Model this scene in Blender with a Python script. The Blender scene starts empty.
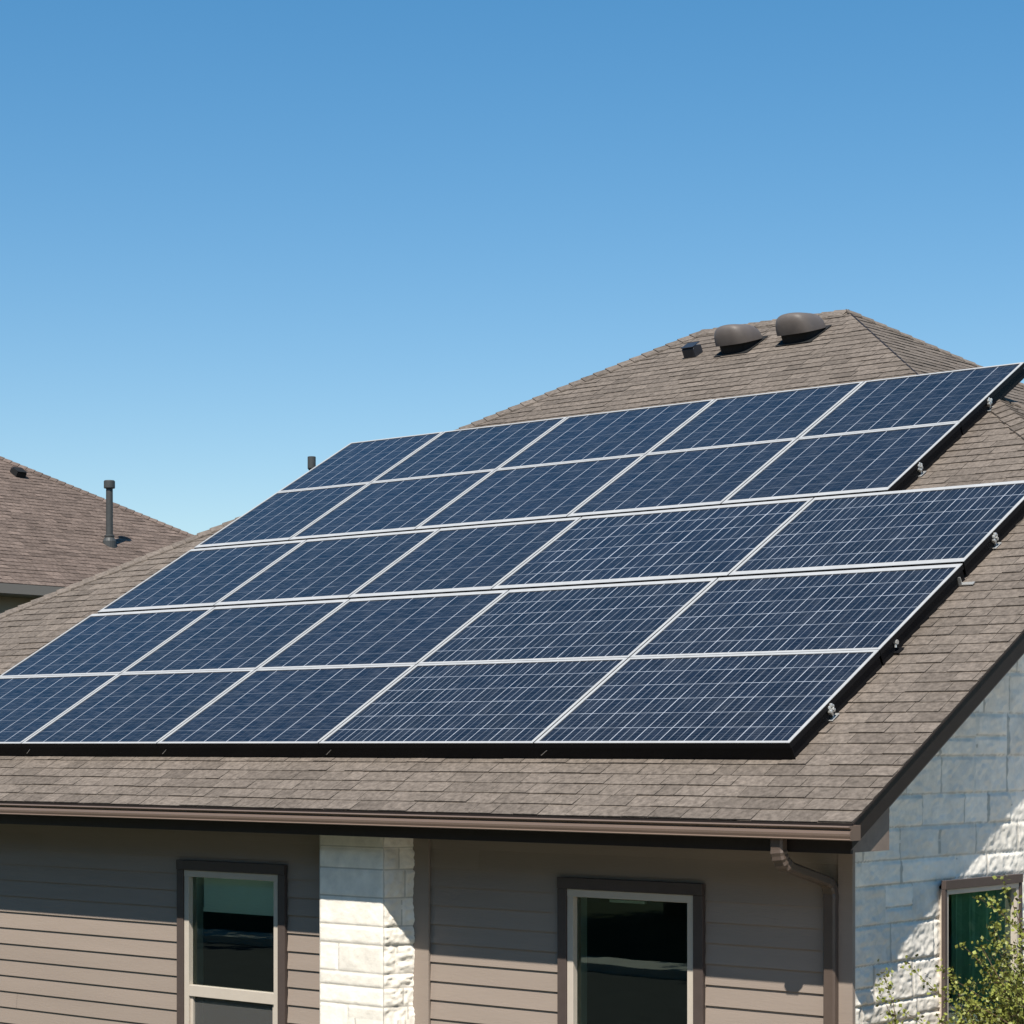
import bpy, math, random
import numpy as np
from mathutils import Vector, Matrix

# ------------------------------------------------------------------ camera, light, exposure
SC = bpy.context.scene
COL = SC.collection
R = math.radians
cam = bpy.data.cameras.new('camera'); cam_o = bpy.data.objects.new('camera', cam); COL.objects.link(cam_o)
cam.sensor_width = 36; cam.lens = 36 * 2265 / 1024; cam.shift_y = (745.5 - 512) / 1024
cam.clip_start = .1; cam.clip_end = 2000
cam_o.location = (7.708, -11.812, -.028); cam_o.rotation_euler = (R(90), 0, R(40.1))
SC.camera = cam_o

SUN = Vector((1, -2.1, 3.17)).normalized()
SUN_EL = math.asin(SUN.z); SUN_AZ = math.atan2(SUN.x, SUN.y)
w = bpy.data.worlds.new('World'); SC.world = w; w.use_nodes = True
nt = w.node_tree
sky = nt.nodes.new('ShaderNodeTexSky'); sky.sky_type = 'NISHITA'; sky.sun_disc = False
sky.sun_elevation = SUN_EL; sky.sun_rotation = SUN_AZ
sky.altitude = 0; sky.air_density = 1.0; sky.dust_density = .1; sky.ozone_density = 1.6
hs = nt.nodes.new('ShaderNodeHueSaturation'); hs.inputs['Hue'].default_value = .5; hs.inputs['Saturation'].default_value = 1.43; gm = nt.nodes.new('ShaderNodeGamma'); gm.inputs[1].default_value = .83
nt.links.new(sky.outputs[0], hs.inputs['Color']); nt.links.new(hs.outputs[0], gm.inputs[0]); nt.links.new(gm.outputs[0], nt.nodes['Background'].inputs[0]); nt.nodes['Background'].inputs[1].default_value = .122
sun = bpy.data.lights.new('sun', 'SUN'); sun.energy = 5.0; sun.angle = R(.53); sun.color = (1, .94, .85)
sun_o = bpy.data.objects.new('sun', sun); COL.objects.link(sun_o)
sun_o.rotation_euler = SUN.to_track_quat('Z', 'Y').to_euler(); sun_o.location = (20, -40, 60)
vs = SC.view_settings; vs.view_transform = 'Standard'; vs.look = 'None'; vs.exposure = .45; vs.gamma = 1

# ------------------------------------------------------------------ constants of the place
T = R(29.65); TAN = math.tan(T)
PS = Vector((0, math.cos(T), math.sin(T))); PN = Vector((0, -math.sin(T), math.cos(T)))
EOFF = .135                                    # panel face above the shingles
GROUND = -3.35
Z0 = -EOFF / math.cos(T)                       # roof height at Y = 0
def zroof(y): return Z0 + TAN * y
RIDGE_Y = 7.97; EAVE_Y = -.565; RAKE_X = .8; GABLE_X = .5
WALL_R = -.05; WALL_L = -.11
rnd = random.Random(7)

# ------------------------------------------------------------------ helpers
class MB:
    def __init__(s): s.v = []; s.f = []; s.m = []; s.t = []; s.uv = {}
    def face(s, pts, m=0, t=.5, uv=None):
        i = len(s.v); s.v += [tuple(p) for p in pts]; 
        if uv: s.uv[len(s.f)] = uv
        s.f.append(tuple(range(i, i + len(pts)))); s.m.append(m); s.t.append(t)
    def box(s, x0, x1, y0, y1, z0, z1, m=0, t=.5, M=None):
        c = [Vector((x, y, z)) for x in (x0, x1) for y in (y0, y1) for z in (z0, z1)]
        if M: c = [M @ p for p in c]
        i = len(s.v); s.v += [tuple(p) for p in c]
        for q in ((0, 1, 3, 2), (4, 6, 7, 5), (0, 4, 5, 1), (2, 3, 7, 6), (0, 2, 6, 4), (1, 5, 7, 3)):
            s.f.append(tuple(i + k for k in q)); s.m.append(m); s.t.append(t)
    def prism(s, poly, d, m=0, t=.5):
        """poly: list of Vectors (planar); d: extrusion Vector"""
        d = Vector(d); n = len(poly); i = len(s.v)
        s.v += [tuple(p) for p in poly] + [tuple(Vector(p) + d) for p in poly]
        s.f.append(tuple(i + k for k in range(n))[::-1]); s.f.append(tuple(i + n + k for k in range(n)))
        for k in range(n): s.f.append((i + k, i + (k + 1) % n, i + n + (k + 1) % n, i + n + k))
        s.m += [m] * (n + 2); s.t += [t] * (n + 2)
    def tube(s, pts, rad, n=8, m=0, t=.5, cap=True):
        pts = [Vector(p) for p in pts]; i = len(s.v)
        if not hasattr(rad, '__len__'): rad = [rad] * len(pts)
        for k, p in enumerate(pts):
            d = (pts[min(k + 1, len(pts) - 1)] - pts[max(k - 1, 0)]).normalized()
            a = d.cross(Vector((0, 0, 1)) if abs(d.z) < .9 else Vector((1, 0, 0))).normalized(); b = d.cross(a)
            for q in range(n):
                an = 2 * math.pi * q / n
                s.v.append(tuple(p + (a * math.cos(an) + b * math.sin(an)) * rad[k]))
        for k in range(len(pts) - 1):
            for q in range(n):
                s.f.append((i + k * n + q, i + k * n + (q + 1) % n, i + (k + 1) * n + (q + 1) % n, i + (k + 1) * n + q)); s.m.append(m); s.t.append(t)
        if cap:
            s.f.append(tuple(i + q for q in range(n))[::-1]); s.f.append(tuple(i + (len(pts) - 1) * n + q for q in range(n)))
            s.m += [m, m]; s.t += [t, t]
    def lathe(s, prof, c, n=20, m=0, t=.5):
        c = Vector(c); i = len(s.v)
        for (r, z) in prof:
            for q in range(n):
                a = 2 * math.pi * q / n; s.v.append((c.x + r * math.cos(a), c.y + r * math.sin(a), c.z + z))
        for k in range(len(prof) - 1):
            for q in range(n):
                s.f.append((i + k * n + q, i + k * n + (q + 1) % n, i + (k + 1) * n + (q + 1) % n, i + (k + 1) * n + q)); s.m.append(m); s.t.append(t)
        s.f.append(tuple(i + (len(prof) - 1) * n + q for q in range(n))); s.m.append(m); s.t.append(t)
    def build(s, name, mats, parent=None, smooth=False, bevel=0, uvname=None):
        me = bpy.data.meshes.new(name); me.from_pydata(s.v, [], s.f)
        for mm in (mats if isinstance(mats, (list, tuple)) else [mats]): me.materials.append(mm)
        me.polygons.foreach_set('material_index', s.m)
        at = me.attributes.new('tint', 'FLOAT', 'FACE'); at.data.foreach_set('value', s.t)
        if s.uv:
            ul = me.uv_layers.new(name='UVMap')
            for fi, uvs in s.uv.items():
                p = me.polygons[fi]
                for li, q in zip(p.loop_indices, uvs): ul.data[li].uv = q
        if smooth: me.polygons.foreach_set('use_smooth', [True] * len(me.polygons))
        me.update()
        o = bpy.data.objects.new(name, me); COL.objects.link(o)
        if parent: o.parent = parent
        if bevel:
            b = o.modifiers.new('bevel', 'BEVEL'); b.width = bevel; b.segments = 2; b.limit_method = 'ANGLE'
        return o

def tag(o, label=None, cat=None, group=None, kind=None):
    if label: o['label'] = label
    if cat: o['category'] = cat
    if group: o['group'] = group
    if kind: o['kind'] = kind
    return o
def empty(name, loc=(0, 0, 0), rot=(0, 0, 0)):
    o = bpy.data.objects.new(name, None); o.location = loc; o.rotation_euler = rot; COL.objects.link(o); o.empty_display_size = .2
    return o
def grp(name, parent): 
    o = empty(name); o.parent = parent; return o

def clip_poly(sub, poly):
    """Sutherland-Hodgman; poly convex, counter-clockwise"""
    out = sub
    for k in range(len(poly)):
        a = poly[k]; b = poly[(k + 1) % len(poly)]; inp = out; out = []
        if not inp: break
        def side(p): return (b[0] - a[0]) * (p[1] - a[1]) - (b[1] - a[1]) * (p[0] - a[0])
        for q in range(len(inp)):
            p = inp[q]; r_ = inp[(q + 1) % len(inp)]; sp = side(p); sr = side(r_)
            if sp >= 0: out.append(p)
            if (sp > 0 and sr < 0) or (sp < 0 and sr > 0):
                f = sp / (sp - sr); out.append((p[0] + (r_[0] - p[0]) * f, p[1] + (r_[1] - p[1]) * f))
    return out

def shingles(mb, corners, seed, expo=.132, plan_up=None, lo=.13, hi=.30, vref=None):
    """cover one planar roof face (3-D convex polygon, counter-clockwise seen from above) with laminated tabs"""
    r_ = random.Random(seed); c = [Vector(p) for p in corners]
    nrm = Vector((0, 0, 0))
    for k in range(len(c)): nrm += (c[k] - c[0]).cross(c[(k + 1) % len(c)] - c[0])
    nrm.normalize()
    if nrm.z < 0: nrm = -nrm; c = c[::-1]
    U = Vector((0, 0, 1)).cross(nrm).normalized(); V = nrm.cross(U)
    O = c[0] if vref is None else Vector(vref)
    poly = [((p - O).dot(U), (p - O).dot(V)) for p in c]
    us = [p[0] for p in poly]; vs_ = [p[1] for p in poly]
    P = lambda u, v, h: O + U * u + V * v + nrm * h
    mb.face([P(u, v, 0) for u, v in poly], t=.2)
    k = math.floor(min(vs_) / expo)
    while k * expo < max(vs_):
        v0 = k * expo; u = min(us) - r_.random() * .4
        while u < max(us):
            wd = r_.uniform(lo, hi); u1 = u + wd
            th = r_.choice((.004, .006, .008, .010)); dv = r_.uniform(-.004, .003); tint = min(1, max(0, r_.gauss(.5, .2)))
            q = clip_poly([(u + .003, v0 + dv), (u1 - .003, v0 + dv), (u1 - .003, v0 + expo), (u + .003, v0 + expo)], poly)
            if len(q) >= 3:
                H = lambda v: th * max(0, 1 - (v - v0) / expo) + .002
                mb.face([P(a, b, H(b)) for a, b in q], t=tint)
                for z in range(len(q)):
                    a, b = q[z], q[(z + 1) % len(q)]
                    if abs(a[0] - b[0]) + abs(a[1] - b[1]) < 1e-4: continue
                    mb.face([P(*a, 0), P(*b, 0), P(*b, H(b[1])), P(*a, H(a[1]))], t=tint * .3)
            u = u1
        k += 1

def ridge_caps(mb, p0, p1, n1, n2, seed, step=.14, wd=.15):
    """folded cap shingles along a hip or ridge, from its low end p0 to its high end p1; n1, n2: normals of both faces"""
    r_ = random.Random(seed); p0, p1 = Vector(p0), Vector(p1); d = (p1 - p0); L = d.length; d.normalize()
    n1, n2 = Vector(n1).normalized(), Vector(n2).normalized(); up = (n1 + n2).normalized()
    s1 = d.cross(n1); s2 = d.cross(n2)
    if s1.dot(n2) < 0: s1 = -s1
    if s2.dot(n1) < 0: s2 = -s2
    s1, s2 = -s1 if s1.dot(up) > 0 else s1, -s2 if s2.dot(up) > 0 else s2
    n = int(L / step)
    for k in range(n):
        a = p0 + d * (k * L / n); b = p0 + d * ((k + 1) * L / n + .02); t = min(1, max(0, r_.gauss(.55, .2)))
        h0, h1 = .024, .012; j = r_.uniform(-.008, .008)
        A = [a + s1 * (wd + j) + n1 * h0, a + up * (h0 + .004), a + s2 * (wd + j) + n2 * h0]
        B = [b + s1 * (wd + j) + n1 * h1, b + up * (h1 + .004), b + s2 * (wd + j) + n2 * h1]
        lo_ = [q - up * .014 for q in A]; lb = [q - up * .014 for q in B]
        mb.face([A[0], A[1], B[1], B[0]], t=t); mb.face([A[1], A[2], B[2], B[1]], t=t)
        mb.face([lo_[0], lo_[1], A[1], A[0]], t=t * .5); mb.face([lo_[1], lo_[2], A[2], A[1]], t=t * .5)
        mb.face([lo_[0], A[0], B[0], lb[0]], t=t * .5); mb.face([lo_[2], lb[2], B[2], A[2]], t=t * .5)

# ------------------------------------------------------------------ materials
def mat(name, rgb, rough=.7, noise=0, nscale=20, bump=0, bscale=60, spec=.3, tint=0, metal=0, stretch=None):
    """noise: +- relative brightness of a fractal pattern that belongs to the material; tint: +- from the per-face attribute"""
    m = bpy.data.materials.new(name); m.use_nodes = True; n = m.node_tree; L = n.links; b = n.nodes['Principled BSDF']
    b.inputs['Roughness'].default_value = rough; b.inputs['Specular IOR Level'].default_value = spec; b.inputs['Metallic'].default_value = metal
    b.inputs['Base Color'].default_value = (*rgb, 1)
    tc = n.nodes.new('ShaderNodeTexCoord'); mp = n.nodes.new('ShaderNodeMapping'); L.new(tc.outputs['Object'], mp.inputs[0])
    if stretch: mp.inputs['Scale'].default_value = stretch
    val = None
    def mul(a, bb):
        q = n.nodes.new('ShaderNodeMath'); q.operation = 'MULTIPLY'
        for i, x in enumerate((a, bb)):
            if isinstance(x, (int, float)): q.inputs[i].default_value = x
            else: L.new(x, q.inputs[i])
        return q.outputs[0]
    def rng(x, a, c, d, e):
        q = n.nodes.new('ShaderNodeMapRange'); L.new(x, q.inputs[0])
        for i, z in enumerate((a, c, d, e)): q.inputs[i + 1].default_value = z
        return q.outputs[0]
    if noise:
        t1 = n.nodes.new('ShaderNodeTexNoise'); t1.inputs['Scale'].default_value = nscale; t1.inputs['Detail'].default_value = 8; t1.inputs['Roughness'].default_value = .65
        L.new(mp.outputs[0], t1.inputs[0]); val = rng(t1.outputs[0], .3, .7, 1 - noise, 1 + noise)
    if tint:
        at = n.nodes.new('ShaderNodeAttribute'); at.attribute_name = 'tint'; tv = rng(at.outputs['Fac'], 0, 1, 1 - tint, 1 + tint)
        val = tv if val is None else mul(val, tv)
    if val is not None:
        mx = n.nodes.new('ShaderNodeVectorMath'); mx.operation = 'SCALE'; mx.inputs[0].default_value = rgb; L.new(val, mx.inputs['Scale']); L.new(mx.outputs[0], b.inputs['Base Color'])
    if bump:
        t2 = n.nodes.new('ShaderNodeTexNoise'); t2.inputs['Scale'].default_value = bscale; t2.inputs['Detail'].default_value = 6
        L.new(mp.outputs[0], t2.inputs[0]); bp = n.nodes.new('ShaderNodeBump'); bp.inputs['Strength'].default_value = bump; bp.inputs['Distance'].default_value = .01
        L.new(t2.outputs[0], bp.inputs['Height']); L.new(bp.outputs[0], b.inputs['Normal'])
    return m

M_shingle = mat('weathered brown shingle', (.155, .130, .109), .95, noise=.4, nscale=26, tint=.22, bump=.6, bscale=160, spec=.1)
M_shingle2 = mat('reddish brown shingle', (.148, .113, .094), .95, noise=.4, nscale=22, tint=.3, bump=.6, bscale=140, spec=.1)
M_siding = mat('taupe painted siding', (.288, .234, .195), .6, noise=.05, nscale=6, tint=.05, bump=.12, bscale=120, spec=.25, stretch=(.12, 1, 1))
M_trim = mat('dark brown painted trim', (.075, .057, .05), .55, noise=.08, nscale=9, bump=.05)
M_fascia = mat('dark brown fascia paint', (.022, .017, .015), .5, noise=.1, nscale=9)
M_gutter = mat('brown gutter enamel', (.16, .115, .09), .35, noise=.06, nscale=5, spec=.5, stretch=(.2, 1, 1))
M_spout = mat('dark brown downspout enamel', (.10, .074, .06), .4, noise=.08, nscale=6, spec=.4)
M_boxmat = mat('brown return paint', (.21, .165, .137), .6, noise=.12, nscale=14)
M_frame = mat('beige vinyl window frame', (.5, .44, .37), .45, noise=.03, nscale=12, spec=.4)
M_blind = mat('pale green roller blind', (.88, .93, .90), .8, noise=.06, nscale=60, stretch=(.2, 1, 4))
M_reflection = mat('green curtain', (.22, .40, .27), .85, noise=.1, nscale=20)  # green of mirrored foliage put into a cloth colour
M_room = mat('dim room plaster', (.25, .25, .22), .9)
M_floor = mat('room floor', (.05, .04, .03), .6)
M_stone = mat('cream limestone', (.82, .765, .675), .9, noise=.13, nscale=7, tint=.30, bump=.18, bscale=55, spec=.15)
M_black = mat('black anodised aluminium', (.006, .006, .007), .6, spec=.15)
M_silver = mat('silver anodised aluminium', (.44, .44, .43), .45, spec=.4, noise=.08, nscale=8, metal=.15)
M_steel = mat('zinc plated steel', (.6, .6, .58), .35, metal=.6, noise=.15, nscale=60)
M_vent = mat('brown painted vent hood', (.115, .098, .088), .55, noise=.12, nscale=9, spec=.4)
M_dark = mat('dark vent screen', (.012, .012, .012), .8)
M_pipe = mat('charcoal painted pipe', (.055, .058, .057), .5, noise=.12, nscale=12)
M_olive = mat('olive brown painted wall', (.34, .29, .22), .8)
M_nfascia = mat('grey brown fascia', (.2, .18, .155), .6)
M_lawn = mat('lawn grass', (.035, .042, .016), .95, noise=.4, nscale=1.2, bump=1, bscale=30)
M_asphalt = mat('asphalt', (.075, .073, .07), .9, noise=.2, nscale=3, bump=.4, bscale=90)
M_concrete = mat('pale concrete', (.56, .52, .46), .9, noise=.12, nscale=4)
M_bark = mat('brown bark', (.09, .065, .045), .9, noise=.3, nscale=12, bump=.5)
M_leafdk = mat('dark green leaves', (.032, .055, .017), .6, tint=.5)
M_leafrt = mat('fresh green leaves', (.085, .135, .035), .6, tint=.5)
M_leafsh = mat('yellow green shrub leaves', (.17, .185, .036), .5, tint=.6, spec=.4)
M_stem = mat('reddish shrub stems', (.11, .065, .04), .8, tint=.3)

def glass_mat():
    m = bpy.data.materials.new('green tinted window glass'); m.use_nodes = True; n = m.node_tree; L = n.links
    for q in list(n.nodes): n.nodes.remove(q)
    o = n.nodes.new('ShaderNodeOutputMaterial'); mx = n.nodes.new('ShaderNodeMixShader'); tr = n.nodes.new('ShaderNodeBsdfTransparent'); gl = n.nodes.new('ShaderNodeBsdfGlossy'); fr = n.nodes.new('ShaderNodeFresnel')
    tr.inputs[0].default_value = (.84, 1, .92, 1); gl.inputs['Roughness'].default_value = .008; gl.inputs[0].default_value = (.8, 1, .9, 1); fr.inputs[0].default_value = 1.7
    tc = n.nodes.new('ShaderNodeTexCoord'); ns = n.nodes.new('ShaderNodeTexNoise'); ns.inputs['Scale'].default_value = 1.3; bp = n.nodes.new('ShaderNodeBump'); bp.inputs['Distance'].default_value = .004; bp.inputs['Strength'].default_value = .15
    L.new(tc.outputs['Object'], ns.inputs[0]); L.new(ns.outputs[0], bp.inputs['Height']); L.new(bp.outputs[0], gl.inputs['Normal'])
    L.new(fr.outputs[0], mx.inputs[0]); L.new(tr.outputs[0], mx.inputs[1]); L.new(gl.outputs[0], mx.inputs[2]); L.new(mx.outputs[0], o.inputs[0])
    return m
M_glass = glass_mat()

def cell_mat():
    """UV counts cells: u along the panel, v up the panel; gaps, busbars and crystal grain are printed under the glass"""
    m = bpy.data.materials.new('blue polycrystalline cells under glass'); m.use_nodes = True; n = m.node_tree; L = n.links; b = n.nodes['Principled BSDF']
    uv = n.nodes.new('ShaderNodeUVMap'); sp = n.nodes.new('ShaderNodeSeparateXYZ'); L.new(uv.outputs[0], sp.inputs[0])
    at = n.nodes.new('ShaderNodeAttribute'); at.attribute_name = 'tint'
    def mt(op, a, c=None, d=None):
        q = n.nodes.new('ShaderNodeMath'); q.operation = op
        for i, x in enumerate((a, c, d)):
            if x is None: continue
            if isinstance(x, (int, float)): q.inputs[i].default_value = x
            else: L.new(x, q.inputs[i])
        return q.outputs[0]
    def line(x, wd):   # 1 on a line at every integer of x
        f = mt('FRACT', mt('ADD', x, .5)); return mt('LESS_THAN', mt('ABSOLUTE', mt('SUBTRACT', f, .5)), wd)
    u, v = sp.outputs[0], sp.outputs[1]
    gu = line(u, .016); gv = line(v, .017)
    near = mt('GREATER_THAN', at.outputs['Fac'], 1.0)
    tc = n.nodes.new('ShaderNodeTexCoord'); wv = n.nodes.new('ShaderNodeTexNoise'); wv.inputs['Scale'].default_value = 5; wv.inputs['Detail'].default_value = 5; L.new(tc.outputs['Object'], wv.inputs[0])
    var = n.nodes.new('ShaderNodeMapRange'); L.new(wv.outputs[0], var.inputs[0]); var.inputs[1].default_value = .35; var.inputs[2].default_value = .65; var.inputs[3].default_value = .35; var.inputs[4].default_value = 1
    var = var.outputs[0]; bus = line(mt('MULTIPLY', u, 3), .040)
    fing = mt('FRACT', mt('MULTIPLY', v, 9)); fing = mt('LESS_THAN', fing, .16)
    cell = n.nodes.new('ShaderNodeCombineXYZ'); L.new(mt('FLOOR', u), cell.inputs[0]); L.new(mt('FLOOR', v), cell.inputs[1]); L.new(mt('MULTIPLY', at.outputs['Fac'], 91), cell.inputs[2])
    wn = n.nodes.new('ShaderNodeTexWhiteNoise'); L.new(cell.outputs[0], wn.inputs['Vector'])
    vo = n.nodes.new('ShaderNodeTexVoronoi'); vo.inputs['Scale'].default_value = 34
    mp = n.nodes.new('ShaderNodeMapping'); mp.inputs['Scale'].default_value = (.7, 1.5, 1); L.new(tc.outputs['Object'], mp.inputs[0]); L.new(mp.outputs[0], vo.inputs['Vector'])
    g = n.nodes.new('ShaderNodeSeparateColor'); L.new(vo.outputs['Color'], g.inputs[0])
    br = mt('ADD', mt('ADD', mt('MULTIPLY', wn.outputs['Value'], .35), mt('MULTIPLY', g.outputs[0], .55)), mt('MULTIPLY_ADD', mt('FRACT', at.outputs['Fac']), .35, .38))
    sc = n.nodes.new('ShaderNodeVectorMath'); sc.operation = 'SCALE'; sc.inputs[0].default_value = (.0024, .0044, .0112); L.new(br, sc.inputs['Scale'])
    def mix(fac, a, col):
        q = n.nodes.new('ShaderNodeMix'); q.data_type = 'RGBA'
        L.new(fac, q.inputs['Factor']); L.new(a, q.inputs['A']); q.inputs['B'].default_value = (*col, 1); return q.outputs['Result']
    st = n.nodes.new('ShaderNodeTexNoise'); st.inputs['Scale'].default_value = 1; st.inputs['Detail'].default_value = 4
    ms = n.nodes.new('ShaderNodeMapping'); ms.inputs['Scale'].default_value = (6, 58, 1); L.new(tc.outputs['Object'], ms.inputs[0]); L.new(ms.outputs[0], st.inputs[0])
    sm = n.nodes.new('ShaderNodeMapRange'); L.new(st.outputs[0], sm.inputs[0]); sm.inputs[1].default_value = .45; sm.inputs[2].default_value = .75
    c = mix(mt('MULTIPLY', fing, .10), sc.outputs[0], (.25, .3, .38))
    c = mix(mt('MULTIPLY', sm.outputs[0], mt('MULTIPLY_ADD', near, -.09, .13)), c, (.3, .32, .36))
    s2 = n.nodes.new('ShaderNodeTexNoise'); s2.inputs['Scale'].default_value = 1; s2.inputs['Detail'].default_value = 3
    m2 = n.nodes.new('ShaderNodeMapping'); m2.inputs['Scale'].default_value = (52, 3, 1); L.new(tc.outputs['Object'], m2.inputs[0]); L.new(m2.outputs[0], s2.inputs[0])
    r2 = n.nodes.new('ShaderNodeMapRange'); L.new(s2.outputs[0], r2.inputs[0]); r2.inputs[1].default_value = .48; r2.inputs[2].default_value = .75
    c = mix(mt('MULTIPLY', r2.outputs[0], mt('MULTIPLY_ADD', near, .06, .02)), c, (.3, .33, .38))
    c = mix(mt('MULTIPLY', mt('MULTIPLY', bus, var), mt('MULTIPLY_ADD', near, .6, .10)), c, (.34, .37, .42))
    c = mix(mt('MULTIPLY', mt('MULTIPLY', gv, var), mt('MULTIPLY_ADD', near, .5, .3)), c, (.38, .42, .48))
    c = mix(mt('MULTIPLY', mt('MULTIPLY', gu, mt('MULTIPLY_ADD', var, .6, .4)), .9), c, (.46, .49, .54))
    sk = n.nodes.new('ShaderNodeTexNoise'); sk.inputs['Scale'].default_value = 17; sk.inputs['Detail'].default_value = 2; L.new(tc.outputs['Object'], sk.inputs[0])
    c = mix(mt('MULTIPLY', mt('GREATER_THAN', sk.outputs[0], .79), .35), c, (.5, .5, .5))
    du = n.nodes.new('ShaderNodeTexNoise'); du.inputs['Scale'].default_value = 2.2; du.inputs['Detail'].default_value = 7; L.new(tc.outputs['Object'], du.inputs[0])
    c = mix(mt('MULTIPLY', mt('SUBTRACT', du.outputs[0], .35), .05), c, (.36, .34, .32))
    L.new(c, b.inputs['Base Color'])
    b.inputs['Roughness'].default_value = .45; b.inputs['Specular IOR Level'].default_value = .08
    b.inputs['Coat Weight'].default_value = 1; b.inputs['Coat Roughness'].default_value = .12; b.inputs['Coat IOR'].default_value = 1.22
    return m
M_cells = cell_mat()

# ------------------------------------------------------------------ ground, road
def sheet(name, x0, x1, y0, y1, z, m):
    b = MB(); b.face([(x0, y0, z), (x1, y0, z), (x1, y1, z), (x0, y1, z)]); o = b.build(name, m); return tag(o, kind='structure')
sheet('ground', -600, 600, -600, 600, GROUND, M_lawn)
sheet('road', -300, 300, -14.3, -7.5, GROUND + .006, M_asphalt)
b = MB(); b.box(-300, 300, -7.5, -7.35, GROUND - .1, GROUND + .13); b.box(-300, 300, -14.45, -14.3, GROUND - .1, GROUND + .13); tag(b.build('kerb', M_concrete), kind='structure')
sheet('pavement', -300, 300, -15.3, -14.45, GROUND + .12, M_concrete)

M_bounce = mat('tan bounce ground', (.46, .37, .28), .95, noise=.35, nscale=30)
sheet('bounce_bed', .53, 2.6, -4, 9, GROUND + .02, M_bounce)  # unseen tan sheet, added to bounce warm sunlight onto the shaded gable
sheet('bounce_slab', 2.6, 8.6, -7.35, 14, GROUND + .03, M_concrete)  # unseen pale sheet, added to throw sunlit fill onto the gable stone

# ------------------------------------------------------------------ the house
house = empty('house', (0, 0, GROUND)); 
tag(house, 'tan house with limestone gable and column under the roof that carries the solar panels', 'house')
HOUSE_INV = Matrix.Translation((0, 0, -GROUND))
def hpart(o, parent=None):
    o.parent = parent or house
    if parent is None: o.matrix_parent_inverse = HOUSE_INV
    return o

# --- roof faces
zr = zroof(RIDGE_Y); XL = -14.1; HL = -6.30; HR = -4.5; WP = -1.6; WY = 5.5; zw = zroof(WY); BACK = 2 * RIDGE_Y - EAVE_Y
WEx = -(WY - RIDGE_Y) + HR                                    # where the wing ridge meets the right hip
hl = lambda y: HL + (y - RIDGE_Y) * (XL - HL) / (EAVE_Y - RIDGE_Y)
CY = WY - (RAKE_X - WP)
ref = (0, EAVE_Y, zroof(EAVE_Y))
rf = lambda x, y: Vector((x, y, zroof(y)))
roofm = MB()
shingles(roofm, [rf(XL, EAVE_Y), rf(RAKE_X, EAVE_Y), rf(RAKE_X, CY), rf(WP, WY), rf(WEx, WY), rf(hl(WY), WY)], 1, vref=ref)
shingles(roofm, [rf(hl(WY), WY), rf(WEx, WY), rf(HR, RIDGE_Y), rf(HL, RIDGE_Y)], 2, vref=ref)
Fp = Vector((HR, RIDGE_Y, zr)); Gp = Vector((HL, RIDGE_Y, zr)); Ep = rf(WEx, WY); Dp = rf(WP, WY); Cp = rf(RAKE_X, CY)
D2 = Vector((RAKE_X, WY + RAKE_X - WP, zw - TAN * (RAKE_X - WP)))
zmain = lambda x: zr - TAN * (x - HR)
V2 = Vector((RAKE_X, WY + RAKE_X - WEx, zmain(RAKE_X))); B2 = Vector((RAKE_X, RIDGE_Y + RAKE_X - HR, zmain(RAKE_X)))
shingles(roofm, [Cp, D2, Dp], 3)                              # clipped gable of the wing
shingles(roofm, [Dp, D2, V2, Ep], 4)
shingles(roofm, [Ep, V2, B2, Fp], 5)                          # right hip
bk = lambda x, z: Vector((x, 2 * RIDGE_Y - (z - Z0) / TAN, z))
shingles(roofm, [Fp, B2, bk(RAKE_X, zroof(EAVE_Y)), bk(XL, zroof(EAVE_Y)), Gp], 6, lo=.4, hi=.9)
shingles(roofm, [Gp, bk(XL, zroof(EAVE_Y)), rf(XL, EAVE_Y)], 7, lo=.3, hi=.6)
roof = hpart(roofm.build('roof', M_shingle))
n_front = PN; n_left = Vector((-(zr - zroof(EAVE_Y)), 0, HL - XL)); n_right = Vector((math.sin(T), 0, math.cos(T))); n_back = Vector((0, math.sin(T), math.cos(T)))
caps = MB()
ridge_caps(caps, rf(XL, EAVE_Y), Gp, n_front, n_left, 11)
ridge_caps(caps, Gp, Fp, n_front, n_back, 12)
ridge_caps(caps, B2, Fp, n_back, n_right, 14)
ridge_caps(caps, Cp, Dp, n_front, n_right, 15, wd=.12)
ridge_caps(caps, D2, Dp, n_back, n_right, 16)
o = caps.build('ridge_cap', M_shingle); o.parent = roof
b = MB(); b.tube([Ep + Vector((0, 0, .006)), Fp + Vector((0, 0, .006))], .007, 6); b.build('hip_flashing', M_fascia, roof)

# --- eave: fascia, gutter, soffit, rake
ZE = zroof(EAVE_Y)
b = MB(); b.box(XL + .02, RAKE_X - .02, -.55, -.525, -.655, ZE - .03); hpart(b.build('fascia_board', M_fascia))
b = MB(); b.box(XL + .02, GABLE_X - .002, -.523, .3, -.648, -.636); hpart(b.build('soffit', M_fascia))
prof = [(-.556, -.486), (-.556, -.574), (-.668, -.574), (-.673, -.569), (-.665, -.563), (-.671, -.548), (-.673, -.535), (-.669, -.521), (-.656, -.514), (-.656, -.508), (-.672, -.504), (-.679, -.497), (-.675, -.489), (-.664, -.489)]
b = MB(); x0, x1 = XL, RAKE_X + .045
for k in range(len(prof) - 1):
    (ya, za), (yb, zb) = prof[k], prof[k + 1]; b.face([(x0, ya, za), (x1, ya, za), (x1, yb, zb), (x0, yb, zb)])
gutter = hpart(b.build('gutter', M_gutter)); so = gutter.modifiers.new('solid', 'SOLIDIFY'); so.thickness = .003
b = MB(); b.prism([Vector((x1 + .001, y, z)) for y, z in prof[:-1]], (.005, 0, 0)); o = b.build('gutter_end_cap', M_gutter); o.parent = gutter
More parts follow.
